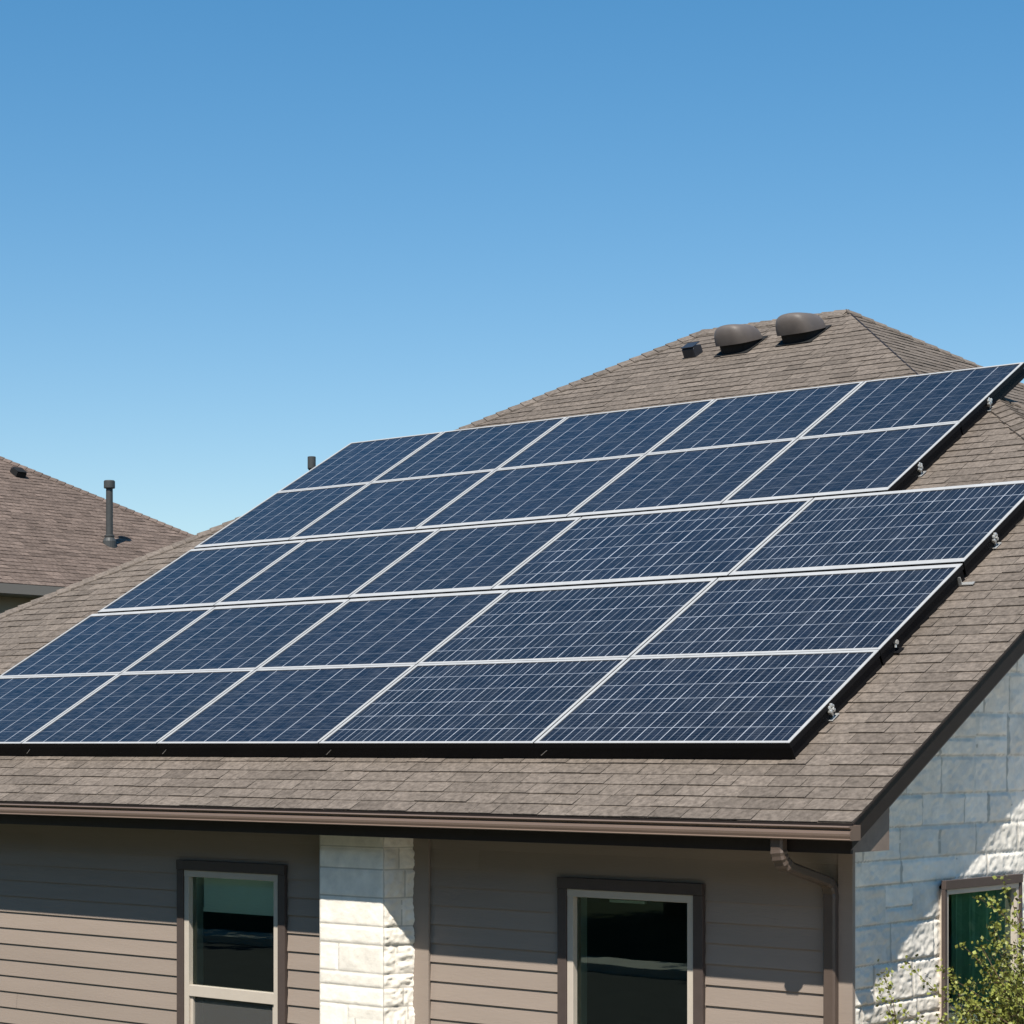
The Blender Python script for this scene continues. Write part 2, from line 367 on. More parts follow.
# drip edge under the first course
b = MB(); b.box(XL, RAKE_X + .004, EAVE_Y - .012, -.551, ZE - .016, ZE - .003); hpart(b.build('drip_edge', M_fascia))
# rake board, slab edge and a paler strip painting its lit lower edge
def rake_strip(xa, xb, dz0, dz1, y0, y1):
    bb = MB(); bb.prism([Vector((xa, y, zroof(y) + d)) for y, d in ((y0, dz0), (y1, dz0), (y1, dz1), (y0, dz1))], (xb - xa, 0, 0)); return bb
hpart(rake_strip(.765, RAKE_X - .004, -.150, -.016, -.56, CY + .02).build('rake_board', M_fascia))
hpart(rake_strip(.5, RAKE_X + .006, -.014, -.003, -.563, CY + .02).build('rake_drip_edge', M_fascia))
hpart(rake_strip(.758, .782, -.172, -.152, -.54, CY + .02).build('rake_lit_edge', M_boxmat))
hpart(rake_strip(GABLE_X + .03, .756, -.19, -.18, -.09, CY + .02).build('rake_soffit', M_fascia))
# boxed return at the corner
b = MB(); yy0, yy1 = -.522, -.075
b.prism([Vector((GABLE_X - .02, y, z)) for y, z in ((yy0, -.65), (yy1, -.65), (yy1, zroof(yy1) - .195), (yy0, zroof(yy0) - .17))], (.755 - GABLE_X + .02, 0, 0)); hpart(b.build('eave_return', M_boxmat))
# clipped-gable eave fascia
b = MB(); b.box(RAKE_X - .02, RAKE_X, CY, BACK, zroof(CY) - .2, zroof(CY) - .02); hpart(b.build('side_fascia', M_fascia))

# --- walls
WTOP = -.637
def cut(x0, x1, z0, z1, holes):
    """x-intervals of a strip left free by the holes (hx0, hx1, hz0, hz1)"""
    iv = [(x0, x1)]
    for a, c, d, e in holes:
        if e <= z0 or d >= z1: continue
        nv = []
        for p, q in iv:
            if c <= p or a >= q: nv.append((p, q)); continue
            if a > p: nv.append((p, a))
            if c < q: nv.append((c, q))
        iv = nv
    return iv
WIN_L = (-5.483, -4.297, -2.56, -.905); WIN_R = (-1.768, -.588, -2.56, -.902)
def siding(name, x0, x1, y, holes, seed):
    b = MB(); r_ = random.Random(seed); ex = .132; z = WTOP - .11
    b.box(x0, x1, y - .018, y, z, WTOP, t=.4)                 # frieze board
    while z > GROUND:
        z0 = max(z - ex, GROUND); t = r_.random()
        cuts = cut(x0, x1, z0, z, holes)
        for p, q in cuts:
            # butt joints in long boards
            xs = [p, q]
            if q - p > 2.5: xs = [p, p + r_.uniform(.9, (q - p) - .9), q]
            for a, c in zip(xs, xs[1:]):
                a2 = a + .001; c2 = c - .001
                b.face([(a2, y - .0155, z0), (c2, y - .0155, z0), (c2, y - .003, z), (a2, y - .003, z)], t=t)
                b.face([(a2, y, z0), (c2, y, z0), (c2, y - .0155, z0), (a2, y - .0155, z0)], t=t)
                t = r_.random()
        z -= ex
    # sheathing behind the boards
    zs = sorted({GROUND, WTOP} | {h[2] for h in holes} | {h[3] for h in holes})
    for za, zb in zip(zs, zs[1:]):
        for p, q in cut(x0, x1, za, zb, [(h[0] + .04, h[1] - .04, h[2], h[3]) for h in holes]): b.box(p, min(q, x1 - .04), y + .001, y + .1, za, zb)
    return hpart(b.build(name, M_siding))
PX0, PX1, PX2, PYF = -3.79, -3.165, -3.05, -.30               # stone column: front face, back of its side, front plane
siding('front_wall', -13.7, PX0 + .06, WALL_L, [WIN_L], 21)
siding('front_wall', PX0 + .06, .498, WALL_R, [WIN_R], 22)
b = MB(); b.box(.405, .505, WALL_R - .032, WALL_R - .0165, GROUND, WTOP - .003); b.box(.4955, .5065, WALL_R - .0325, WALL_R - .003, GROUND, WTOP - .004); hpart(b.build('corner_board', M_siding))
b = MB(); b.box(PX2 - .03, PX2 + .12, WALL_R - .034, WALL_R - .0165, GROUND, WTOP - .003); hpart(b.build('column_trim', M_siding))

def window(name, x0, x1, ztop, zbot, y, blind_bottom=None, rail=None, tw_side=.075, bar=False, reflection_curtain=False, tw=.075, fw=.052):
    """window in a wall facing -Y; outer trim rectangle x0..x1, zbot..ztop; y = wall plane"""
    wn = grp(name, house); wn.matrix_parent_inverse = HOUSE_INV
    b = MB(); ty0, ty1 = y - .042, y - .0145
    b.box(x0, x1, ty0 - .006, ty1, ztop - tw, ztop)
    b.box(x0, x0 + tw_side, ty0, ty1, zbot, ztop - tw - .001); b.box(x1 - tw_side, x1, ty0, ty1, zbot, ztop - tw - .001); b.box(x0 - .03, x1 + .03, ty0 - .03, ty1, zbot - .05, zbot - .001)
    o = b.build('window_trim', M_trim, wn, bevel=.003)
    fx0, fx1, fz1, fz0 = x0 + tw_side, x1 - tw_side, ztop - tw, zbot
    b = MB(); fy0, fy1 = y - .034, y + .05
    b.box(fx0, fx1, fy0, fy1, fz1 - fw, fz1 - .001); b.box(fx0 + .001, fx0 + fw, fy0 + .002, fy1, fz0 + fw, fz1 - fw); b.box(fx1 - fw, fx1 - .001, fy0 + .002, fy1, fz0 + fw, fz1 - fw); b.box(fx0, fx1, fy0, fy1, fz0, fz0 + fw)
    mid = rail if rail else (fz0 + fz1) / 2 - .3
    b.box(fx0 + fw, fx1 - fw, fy0 + .004, fy1 - .02, mid - .085, mid)
    # inner sash bead of the lower light
    b.box(fx0 + fw, fx0 + fw + .03, fy0 + .02, fy1 - .02, fz0 + fw, mid - .086); b.box(fx1 - fw - .03, fx1 - fw, fy0 + .02, fy1 - .02, fz0 + fw, mid - .086)
    b.build('frame', M_frame, wn, bevel=.003)
    gx0, gx1 = fx0 + fw, fx1 - fw; gy = y + .012
    for za, zb in ((mid, fz1 - fw), (fz0 + fw, mid - .085)):
        g = MB(); g.face([(gx0, gy, za), (gx1, gy, za), (gx1, gy, zb), (gx0, gy, zb)]); g.build('glass', M_glass, wn)
    if rail:
        s = MB(); s.face([(gx0 + .03, gy - .008, fz0 + fw), (gx1 - .03, gy - .008, fz0 + fw), (gx1 - .03, gy - .008, mid - .086), (gx0 + .03, gy - .008, mid - .086)]); s.build('insect_screen', M_screen, wn)
    if blind_bottom:
        b = MB(); n = 14; z1 = fz1 - fw + .02; bx0 = gx0 + .055
        b.box(bx0, gx1 - .004, y + .075, y + .081, blind_bottom, z1); b.box(bx0, gx1 - .004, y + .07, y + .09, blind_bottom - .03, blind_bottom); b.build('roller_blind', M_blind, wn)
    if bar:
        b = MB(); b.box(gx0 + .24, gx0 + .53, y + .05, y + .075, fz1 - fw - .03, fz1 - fw - .012); b.build('blind_rail', M_blind, wn)
    if reflection_curtain:  # green folds standing in for the trees reflected in this pane
        b = MB(); n = 34; xs = [gx1 - .62 + .61 * i / n for i in range(n + 1)]; yo = [y + .11 + .018 * math.sin(i * 1.9) for i in range(n + 1)]
        for i in range(n): b.face([(xs[i], yo[i], fz0), (xs[i + 1], yo[i + 1], fz0), (xs[i + 1], yo[i + 1], fz1), (xs[i], yo[i], fz1)])
        b.build('reflection_curtain', M_reflection, wn)
    # jambs of the opening
    for ja in (gx0 - .012, gx1 + .002):
        b = MB(); b.box(ja, ja + .01, y + .0505, y + .12, fz0, fz1); b.build('jamb', M_blind, wn)
    return wn
def screen_mat():
    m = bpy.data.materials.new('grey insect screen'); m.use_nodes = True; n = m.node_tree; p = n.nodes['Principled BSDF']
    p.inputs['Base Color'].default_value = (.10, .10, .095, 1); p.inputs['Roughness'].default_value = .7; p.inputs['Alpha'].default_value = .62; return m
M_screen = screen_mat()
window('window', *WIN_L[:2], WIN_L[3], WIN_L[2], WALL_L, blind_bottom=-1.27, rail=-1.86)
window('window', *WIN_R[:2], WIN_R[3], WIN_R[2], WALL_R, bar=True)

# room behind, closed off
b = MB(); b.box(-13.6, .40, .11, 5.2, GROUND + .02, WTOP + .01); rm = b.build('room', M_room); hpart(rm)
# openings in the room's front face: rebuild it without that face, with strips between the windows
me = rm.data; me.clear_geometry(); b = MB()
x0, x1, y0, y1, z0, z1 = -13.6, .38, .13, 5.2, GROUND + .03, WTOP + .01
b.face([(x0, y0, z0), (x0, y1, z0), (x1, y1, z0), (x1, y0, z0)], m=1); b.face([(x0, y0, z1), (x1, y0, z1), (x1, y1, z1), (x0, y1, z1)])
b.face([(x0, y1, z0), (x0, y1, z1), (x1, y1, z1), (x1, y1, z0)]); b.face([(x0, y0, z0), (x0, y0, z1), (x0, y1, z1), (x0, y1, z0)])
b.face([(-3.2, y0, z0), (-3.2, y0, z1), (-3.2, y1, z1), (-3.2, y1, z0)])
me.from_pydata(b.v, [], b.f); me.materials.clear(); me.materials.append(M_room); me.materials.append(M_floor); me.polygons.foreach_set('material_index', b.m)

# --- stonework: a real relief, course by course
def vnoise(x, y, seed):
    xi = np.floor(x).astype(int); yi = np.floor(y).astype(int); fx = x - xi; fy = y - yi
    fx = fx * fx * (3 - 2 * fx); fy = fy * fy * (3 - 2 * fy)
    def h(a, c):
        n = (a * 374761393 + c * 668265263 + seed * 974711) & 0x7fffffff
        n = ((n ^ (n >> 13)) * 1274126177) & 0x7fffffff
        return ((n ^ (n >> 16)) & 0xffff) / 65535.
    return (h(xi, yi) * (1 - fx) + h(xi + 1, yi) * fx) * (1 - fy) + (h(xi, yi + 1) * (1 - fx) + h(xi + 1, yi + 1) * fx) * fy
def ashlar(umin, umax, vmin, vmax, seed, wlo=.28, whi=.7, hs=(.15, .2, .24, .28)):
    r_ = random.Random(seed); out = []; v = vmin
    while v < vmax:
        h = r_.choice(hs); u = umin - r_.random() * .4
        while u < umax:
            wd = r_.uniform(wlo, whi)
            if h > .22 and r_.random() < .3:
                k = r_.uniform(.4, .6) * h; out += [(u, u + wd, v, v + k), (u, u + wd, v + k, v + h)]
            else: out.append((u, u + wd, v, v + h))
            u += wd
        v += h
    return out
def relief(Ug, Vg, stones, seed, amp, soft=False):
    H = np.full(Ug.shape, -.006); Tn = np.full(Ug.shape, .35); r_ = random.Random(seed)
    for (a, c, d, e) in stones:
        m = (Ug >= a) & (Ug <= c) & (Vg >= d) & (Vg <= e)
        bias = r_.uniform(-.003, .004); tx = r_.uniform(-.012, .012); ty = r_.uniform(-.018, .018); tn = r_.random()
        if not m.any(): continue
        u, v = Ug[m], Vg[m]; wob = .004 * vnoise(u * 30, v * 30, seed)
        ed = np.minimum(np.minimum(u - a, c - u), np.minimum(v - d, e - v)) - wob
        k = np.clip((ed - .002) / .011, 0, 1); k = k * k * (3 - 2 * k)
        nz = (vnoise(u * 8, v * 11, seed + 1) - .5) * .7 + (vnoise(u * 20, v * 28, seed + 2) - .5) * .8 + (vnoise(u * 45, v * 60, seed + 3) - .5) * .6
        H[m] = -.006 + k * (.010 + bias + tx * (u - (a + c) / 2) + ty * (v - (d + e) / 2) + amp * nz)
        Tn[m] = np.where(ed > .003, .55 + (tn - .5) * .32, 0)
    return H, Tn
def stone_grid(name, us, vfun, P, N, stones, seed, amp, hole=None, soft=False, fade=None):
    """us: samples along the wall; vfun(u) -> samples up the wall; P(u, v) base point"""
    Vc = [vfun(u) for u in us]; nv = len(Vc[0]); Ug = np.array([[u] * nv for u in us]); Vg = np.array(Vc)
    H, Tn = relief(Ug, Vg, stones, seed, amp)
    if soft: H *= .5
    if fade is not None: H *= np.clip((Ug - fade) / .04, 0, 1)
    b = MB(); b.v = [tuple(Vector(P(Ug[i, j], Vg[i, j])) + N * float(H[i, j])) for i in range(len(us)) for j in range(nv)]
    for i in range(len(us) - 1):
        for j in range(nv - 1):
            if hole and hole[0] < Ug[i, j] and Ug[i + 1, j] < hole[1] and hole[2] < Vg[i, j] and Vg[i, j + 1] < hole[3]: continue
            q = i * nv + j; b.f.append((q, q + nv, q + nv + 1, q + 1)); b.m.append(0); b.t.append(float(Tn[i, j]))
    return b
# gable wall: faces +X, u = Y, v = Z
SW = (.935, 1.975, -2.5, -.885)
def gv(y):
    top = zroof(min(y, CY)) - .17; lo = list(np.linspace(GROUND, -1.95, 24)[:-1]); hi = list(np.linspace(-1.95, top, 215)); return lo + hi
gus = list(np.arange(WALL_R - .0035, 3.1, .0125)) + list(np.linspace(3.1, 16.4, 120))
st = ashlar(-.2, 16.5, GROUND, 2, 31)
gb = stone_grid('gable_wall', gus, gv, lambda y, z: (GABLE_X, y, z), Vector((1, 0, 0)), st, 31, .012, hole=(SW[0] + .03, SW[1] - .03, SW[2] + .03, SW[3] - .03), fade=WALL_R)
hpart(gb.build('gable_wall', M_stone, smooth=True))
# gable window, facing +X: build facing -Y and turn it
sw = window('window', 0, SW[1] - SW[0], SW[3], SW[2], 0, tw_side=.03, reflection_curtain=True, tw=.058, fw=.034)
sw.matrix_parent_inverse = HOUSE_INV; sw.location = (GABLE_X + .02, SW[0], 0); sw.rotation_euler = (0, 0, R(90))
# other walls of the box, plain
b = MB(); b.box(-13.7, -13.6, WALL_L + .1, 16.3, GROUND, WTOP); b.box(-13.7, .4, 16.2, 16.3, GROUND, WTOP); hpart(b.build('rear_wall', M_siding))

# stone column: one relief wrapped round front and side
ds = [0]; path = [(PX0, WALL_L + .02), (PX0, PYF), (PX1, PYF), (PX2, WALL_R + .02)]
for p, q in zip(path, path[1:]): ds.append(ds[-1] + math.dist(p, q))
def colP(u, v):
    for k in range(3):
        if u <= ds[k + 1] + 1e-9:
            f = (u - ds[k]) / (ds[k + 1] - ds[k]); p, q = path[k], path[k + 1]; return (p[0] + (q[0] - p[0]) * f, p[1] + (q[1] - p[1]) * f, v)
    return (*path[3], v)
cvs = list(np.linspace(GROUND, -1.95, 20)[:-1]) + list(np.linspace(-1.95, WTOP, 120))
cst = []; r_ = random.Random(45); v = GROUND
while v < -.6:
    h = r_.choice((.10, .15, .20, .13)); f1 = ds[1] + .63
    if r_.random() < .45: m_ = ds[1] + r_.uniform(.12, .5); cst += [(ds[1], m_, v, v + h), (m_, ds[2], v, v + h)]
    else: cst.append((ds[1], ds[2], v, v + h))
    m_ = ds[2] + r_.uniform(.1, .2)
    cst += [(ds[2], m_, v, v + h), (m_, ds[3] + .1, v, v + h)] if r_.random() < .6 else [(ds[2], ds[3] + .1, v, v + h)]
    cst.append((-.1, ds[1], v, v + h)); v += h
cu = [np.linspace(ds[0], ds[1], 14), np.linspace(ds[1], ds[2], 54), np.linspace(ds[2], ds[3], 26)]
cnor = [Vector((-1, 0, 0)), Vector((0, -1, 0)), Vector((path[3][1] - path[2][1], path[2][0] - path[3][0], 0)).normalized()]
col = MB()
for k in range(3):
    g = stone_grid('c', list(cu[k]), lambda u: cvs, colP, cnor[k], cst, 47, .021 if k != 1 else .006, soft=(k == 1))
    off = len(col.v); col.v += g.v; col.f += [tuple(i + off for i in f) for f in g.f]; col.m += g.m; col.t += g.t
hpart(col.build('stone_column', M_stone, smooth=True))

# --- downspout
def sweep(b, pts, wx, wy):
    prev = None
    for k, p in enumerate(pts):
        p = Vector(p); d = (Vector(pts[min(k + 1, len(pts) - 1)]) - Vector(pts[max(k - 1, 0)])).normalized()
        a = Vector((1, 0, 0)); a = (a - d * a.dot(d)).normalized(); c = d.cross(a)
        sx, sy = wx[k] / 2, wy[k] / 2; ch = .012
        ring = [p + a * x + c * y for x, y in ((-sx, -sy + ch), (-sx + ch, -sy), (sx - ch, -sy), (sx, -sy + ch), (sx, sy - ch), (sx - ch, sy), (-sx + ch, sy), (-sx, sy - ch))]
        i = len(b.v); b.v += [tuple(q) for q in ring]
        if prev is not None:
            for q in range(8): b.f.append((prev + q, prev + (q + 1) % 8, i + (q + 1) % 8, i + q)); b.m.append(0); b.t.append(.5)
        prev = i
b = MB(); dx = .318; yw = WALL_R - .055
pts = [(dx, -.60, -.565), (dx, -.60, -.62)]; wx = [.088, .088]; wy = [.07, .07]
for k in range(9):                                            # corrugated elbow
    a = k / 8 * R(68); rr = .11; pts.append((dx + .012 * k / 8, -.60 + rr * (1 - math.cos(a)), -.64 - rr * math.sin(a))); g = .006 if k % 2 else -.002; wx.append(.088 + g); wy.append(.07 + g)
e = pts[-1]; tgt = (dx + .05, yw - .06, -.845)
pts.append((e[0] + (tgt[0] - e[0]) * .1, e[1] + (tgt[1] - e[1]) * .1, e[2] + (tgt[2] - e[2]) * .1)); wx.append(.082); wy.append(.06)
pts.append(tgt); wx.append(.082); wy.append(.06)
for k in range(1, 6):
    a = k / 5 * math.pi / 2; pts.append((dx + .05, yw - .06 + .06 * math.sin(a) , -.845 - .07 * (1 - math.cos(a)) - .03 * k / 5)); g = .006 if k % 2 else 0; wx.append(.084 + g); wy.append(.06 + g)
pts += [(dx + .05, yw, -1.0), (dx + .05, yw, GROUND + .15)]; wx += [.084, .084]; wy += [.06, .06]
sweep(b, pts, wx, wy); dsp = hpart(b.build('downspout', M_spout))
b = MB(); b.box(dx + .05 - .048, dx + .05 + .048, yw - .034, yw + .04, -2.2, -2.17); o = b.build('strap', M_spout); o.parent = dsp

# --- things fixed to the roof (parts of it)
def roof_frame(x, y, face='front'):
    p = rf(x, y); return Matrix.Translation(p) @ Matrix.Rotation(T, 4, 'X')
def hood(x, y, a, bb, c):
    M_ = roof_frame(x, y); b = MB(); nu, nv = 40, 18; e = .58
    sg = lambda q, p: math.copysign(abs(q) ** p, q)
    pts = []
    for i in range(nv + 1):
        ph = i / nv * math.pi / 2
        for j in range(nu):
            th = 2 * math.pi * j / nu
            px = a * sg(math.cos(th), e) * sg(math.cos(ph), .30); py = bb * sg(math.sin(th), e) * sg(math.cos(ph), .38)
            pz = .060 - .055 * (py / bb) + c * sg(math.sin(ph), .95) * (1 - .22 * py / bb) * (1 - .16 * (px / a) ** 2)
            pts.append(M_ @ Vector((px, py, pz)))
    i0 = len(b.v); b.v += [tuple(p) for p in pts]
    for i in range(nv):
        for j in range(nu): b.f.append((i0 + i * nu + j, i0 + i * nu + (j + 1) % nu, i0 + (i + 1) * nu + (j + 1) % nu, i0 + (i + 1) * nu + j)); b.m.append(0); b.t.append(.5)
    # dark throat under the hood and its base flange
    for j in range(24):
        t0, t1 = 2 * math.pi * j / 24, 2 * math.pi * (j + 1) / 24
        q = lambda t, z: M_ @ Vector((a * .9 * sg(math.cos(t), .7), bb * .88 * sg(math.sin(t), .7), z))
        b.face([q(t0, 0), q(t1, 0), q(t1, .15), q(t0, .15)], m=1)
    b.box(-a * 1.02, a * 1.02, -bb * 1.0, bb * 1.05, .012, .016, m=1, M=M_)
    o = b.build('roof_vent', [M_vent, M_dark], roof, smooth=False)
    me = o.data; me.polygons.foreach_set('use_smooth', [k < nu * nv for k in range(len(me.polygons))]); return o
hood(-5.37, 7.34, .20, .22, .19); hood(-4.66, 7.40, .21, .22, .195)
def small_vent(M_, sx, sy, sz, parent, mt_):
    b = MB(); b.prism([M_ @ Vector((-sx, y, z)) for y, z in ((-sy, 0), (-sy, sz * .8), (-sy * .6, sz), (sy, sz * .75), (sy, 0))], (M_.to_3x3() @ Vector((2 * sx, 0, 0))))
    b.box(-sx * 1.03, sx * 1.03, -sy * 1.1, sy * .9, sz * .96, sz * 1.03, M=M_)
    return b.build('roof_vent', mt_, parent, bevel=.006)
M_bluevent = mat('blue black vent box', (.022, .026, .034), .4, spec=.5)
small_vent(roof_frame(-5.93, 7.3), .074, .075, .12, roof, M_bluevent)
# vent pipe standing on the hidden left hip, only its cap shows above the panels
nl = n_left.normalized(); zl = lambda x: zr - (HL - x) * (zr - ZE) / (HL - XL)
pxp, pyp, ptop = -10.16, 5.96, 3.17
b = MB(); b.lathe([(.10, zl(pxp) - .08), (.085, zl(pxp) + .05), (.03, zl(pxp) + .1), (.03, ptop - .14)], (pxp, pyp, 0), 16); b.lathe([(.022, ptop - .16), (.044, ptop - .13), (.046, ptop - .125), (.046, ptop), (.04, ptop + .004)], (pxp, pyp, 0), 20)
o = b.build('vent_pipe', M_pipe, roof)

# ------------------------------------------------------------------ solar panels
ROWS = [(-.02, 1.208), (1.214, 2.484), (2.520, 3.895), (3.931, 5.241), (5.247, 6.509)]
LIPS = [(.024, .026), (.026, .050), (.058, .050), (.056, .026), (.026, .024)]     # lower and upper frame lips
U12 = [-9.28, -7.573, -5.872, -4.085, -2.038, -.018]; U3 = [-9.243, -7.634, -5.933, -4.308, -1.974, -.028]; U45 = [-9.24, -7.92, -6.279, -4.505, -2.892, -1.361]
UU = [U12, U12, U3, U45, U45]
NC = [[7, 7, 7, 10, 10], [7, 7, 7, 9, 10], [7, 7, 7, 8, 10], [7, 7, 7, 7, 7], [7, 7, 7, 7, 7]]
rowname = ['bottom row, just above the gutter', 'second row up from the gutter', 'middle row of the five', 'second row from the top', 'top row, nearest the ridge']
colname = ['leftmost solar panel', 'second solar panel from the left', 'central solar panel', 'second solar panel from the right', 'rightmost solar panel']
RX = (T, 0, 0)
k = 0
for ri, ((v0, v1), us) in enumerate(zip(ROWS, UU)):
    for ci in range(5):
        g = .007; ua, ub = us[ci] + (g if ci else -.02), us[ci + 1] + (-g if ci < 4 else .03); W = ub - ua; H = v1 - v0; lip = .025; th = .042; lb, lt = LIPS[ri]
        base = Vector(((ua + ub) / 2, 0, 0)) + PS * v0 - PN * th
        pn = empty('solar_panel', base, RX); k += 1
        tag(pn, 'blue gridded %s in the %s' % (colname[ci], rowname[ri]), 'solar panel', 'solar panels in five rows on the brown roof')
        b = MB(); h = W / 2
        # top lips (silver), outer sides and underside (black)
        b.box(-h, h, .0, lb, th - .004, th, m=0); b.box(-h, h, H - lt, H, th - .004, th, m=0)
        b.box(-h, -h + lip, lb, H - lt, th - .004, th, m=0); b.box(h - lip, h, lb, H - lt, th - .004, th, m=0)
        b.box(-h + .0005, h - .0005, .0005, .012, 0, th - .0042, m=1); b.box(-h + .0005, h - .0005, H - .012, H - .0005, 0, th - .0042, m=1)
        b.box(-h + .0005, -h + .012, .012, H - .012, 0, th - .0042, m=1); b.box(h - .012, h - .0005, .012, H - .012, 0, th - .0042, m=1)
        b.build('frame', [M_silver, M_black], pn)
        if ri == 0 or ci == 4:                                # black strip painting the deep shade between frame and roof on the outer edges
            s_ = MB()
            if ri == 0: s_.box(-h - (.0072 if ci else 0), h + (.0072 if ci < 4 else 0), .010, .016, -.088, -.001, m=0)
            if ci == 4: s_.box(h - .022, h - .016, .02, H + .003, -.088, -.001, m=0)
            s_.build('shade_strip', M_black, pn)
        c = MB(); nc = NC[ri][ci]; x0, x1, y0, y1, zz = -h + lip - .002, h - lip + .002, lb - .002, H - lt + .002, th - .005
        mu, mv = .0, .0
        c.face([(x0, y0, zz), (x1, y0, zz), (x1, y1, zz), (x0, y1, zz)], t=rnd.random() * .98 + (1.01 if nc > 7 else 0), uv=[(0.04, .06), (nc - .04, .06), (nc - .04, 5.94), (.04, 5.94)])
        c.face([(x0, y0, zz - .006), (x0, y1, zz - .006), (x1, y1, zz - .006), (x1, y0, zz - .006)], m=1)
        c.build('cell_sheet', [M_cells, M_black], pn)

# ------------------------------------------------------------------ mounting rails with their end hardware
def rail(v, xl, xr, kind, label):
    base = Vector((xl, 0, 0)) + PS * v - PN * EOFF
    r0 = empty('mounting_rail', base, RX); tag(r0, label, 'mounting rail', 'black rails under the solar panels')
    L = xr - xl; b = MB(); b.box(0, L, -.02, .02, .045, EOFF - .0435); b.build('rail_beam', M_black, r0)
    x = .6
    while x < L - .3:
        f = MB(); f.box(x - .02, x + .02, -.06, .025, .014, .020); f.box(x - .02, x + .02, -.028, -.021, .02, .085); f.build('foot', M_black, r0); x += 1.7
    e = L + .002
    if kind == 'big':
        f = MB(); f.box(e - .02, e + .045, -.05, .05, .013, .02); f.box(e - .01, e + .03, -.008, .008, .02, .06); f.build('end_foot', M_steel, r0, bevel=.002)
        s = MB(); c = Vector((e + .035, -.01, .082)); rr = random.Random(int(v * 100))
        for q in range(6):
            a = q * math.pi / 3 + .3; p = c + Vector((rr.uniform(-.008, .008), math.cos(a) * .024, math.sin(a) * .024))
            s.tube([p - Vector((.016, 0, 0)), p - Vector((.012, 0, 0)), p + Vector((.010, 0, 0)), p + Vector((.014, 0, 0))], [.008, .0135, .0135, .007], 7)
        s.tube([c - Vector((.04, 0, 0)), c + Vector((.022, 0, 0))], .009, 8); s.build('end_bolt', M_steel, r0, bevel=.001)
    elif kind == 'small':
        s = MB(); c = Vector((e + .02, 0, .075)); s.tube([c - Vector((.03, 0, 0)), c + Vector((.014, 0, 0))], .016, 6); s.tube([c, c + Vector((0, -.02, -.03))], .008, 6); s.build('end_bolt', M_steel, r0)
        f = MB(); f.box(e - .03, e + .05, -.05, .03, .013, .02); f.build('end_foot', M_black, r0)
    elif kind == 'flat':
        f = MB(); f.box(e - .03, e + .11, -.012, .03, .013, .019); f.box(e - .0, e + .03, -.012, -.006, .019, .075); f.build('end_foot', M_steel, r0)
for v, xr, kd, lb in ((.515, -.024, 'big', 'black rail with silver bolt cluster at its end, lowest, under the bottom row'),
                      (1.43, -.015, 'small', 'black rail with a small single bolt showing, under the second row of panels'),
                      (2.40, -.01, 'flat', 'black rail ending in a flat metal foot, under the upper edge of the second row'),
                      (3.016, -.035, 'big', 'black rail with a silver bolt cluster, under the middle row of panels'),
                      (4.488, -1.37, 'big', 'black rail with silver bolt cluster, under the second row of panels from the top'),
                      (5.788, -1.37, 'big', 'black rail with a silver bolt cluster, topmost one under the top row of panels')):
    rail(v, -8.9, xr, kd, lb)
# slim silver clips showing in the dark gap under the lowest frames
for (x, t_) in ((-7.53, 'far left'), (-5.83, 'left'), (-4.02, 'centre'), (-1.98, 'right')):
    c = empty('panel_clip', Vector((x, 0, 0)) - PS * .03 - PN * EOFF, RX)
    tag(c, {'far left': 'thin silver clip under the leftmost seam of the bottom panels', 'left': 'thin silver clip under the second seam from the left of the bottom panels', 'centre': 'thin silver clip under the third seam from the left, above the stone column', 'right': 'thin silver clip under the rightmost seam of the bottom panels'}[t_], 'clip', 'silver clips under the bottom frames')
    b = MB(); b.prism([Vector((x, .0135, z)) for x, z in ((-.035, .035), (-.027, .035), (.04, .075), (.032, .075))], (0, .005, 0)); b.build('strap', M_steel, c); b = MB(); b.box(-.03, .03, .03, .05, .0135, .029); b.build('foot', M_black, c)

# ------------------------------------------------------------------ neighbour's house
NX, NZ, NY1, NY0 = -19.84, 2.395, 17.0, -3.0; run = 6.6
nb = empty('neighbour_house', (-26.4, 7, GROUND)); tag(nb, 'neighbouring house with reddish brown shingle roof at the left edge, a vent pipe on it', 'house')
NINV = Matrix.Translation((26.4, -7, -GROUND))
def npart(o): o.parent = nb; o.matrix_parent_inverse = NINV; return o
A1, A0 = Vector((NX, NY1, NZ)), Vector((NX, NY0, NZ)); zt = NZ + TAN * run
Rd1, Rd0 = Vector((NX - run, NY1 - run, zt)), Vector((NX - run, NY0 + run, zt)); B1, B0 = Vector((NX - 2 * run, NY1, NZ)), Vector((NX - 2 * run, NY0, NZ))
b = MB(); shingles(b, [A0, A1, Rd1, Rd0], 61); shingles(b, [A1, B1, Rd1], 62, lo=.4, hi=.9); shingles(b, [B1, B0, Rd0, Rd1], 63, lo=.4, hi=.9); shingles(b, [B0, A0, Rd0], 64, lo=.4, hi=.9)
nroof = npart(b.build('roof', M_shingle2))
nE, nN, nW, nS = (Vector((math.sin(T), 0, math.cos(T))), Vector((0, math.sin(T), math.cos(T))), Vector((-math.sin(T), 0, math.cos(T))), Vector((0, -math.sin(T), math.cos(T))))
b = MB(); ridge_caps(b, A1, Rd1, nE, nN, 65); ridge_caps(b, Rd0, Rd1, nE, nW, 66); ridge_caps(b, A0, Rd0, nE, nS, 67); b.build('ridge_cap', M_shingle2).parent = nroof
b = MB(); b.box(NX - .03, NX + .012, NY0, NY1, NZ - .15, NZ - .004); b.box(NX - 2 * run, NX, NY1 - .03, NY1 + .012, NZ - .15, NZ - .005); npart(b.build('fascia_board', M_nfascia))
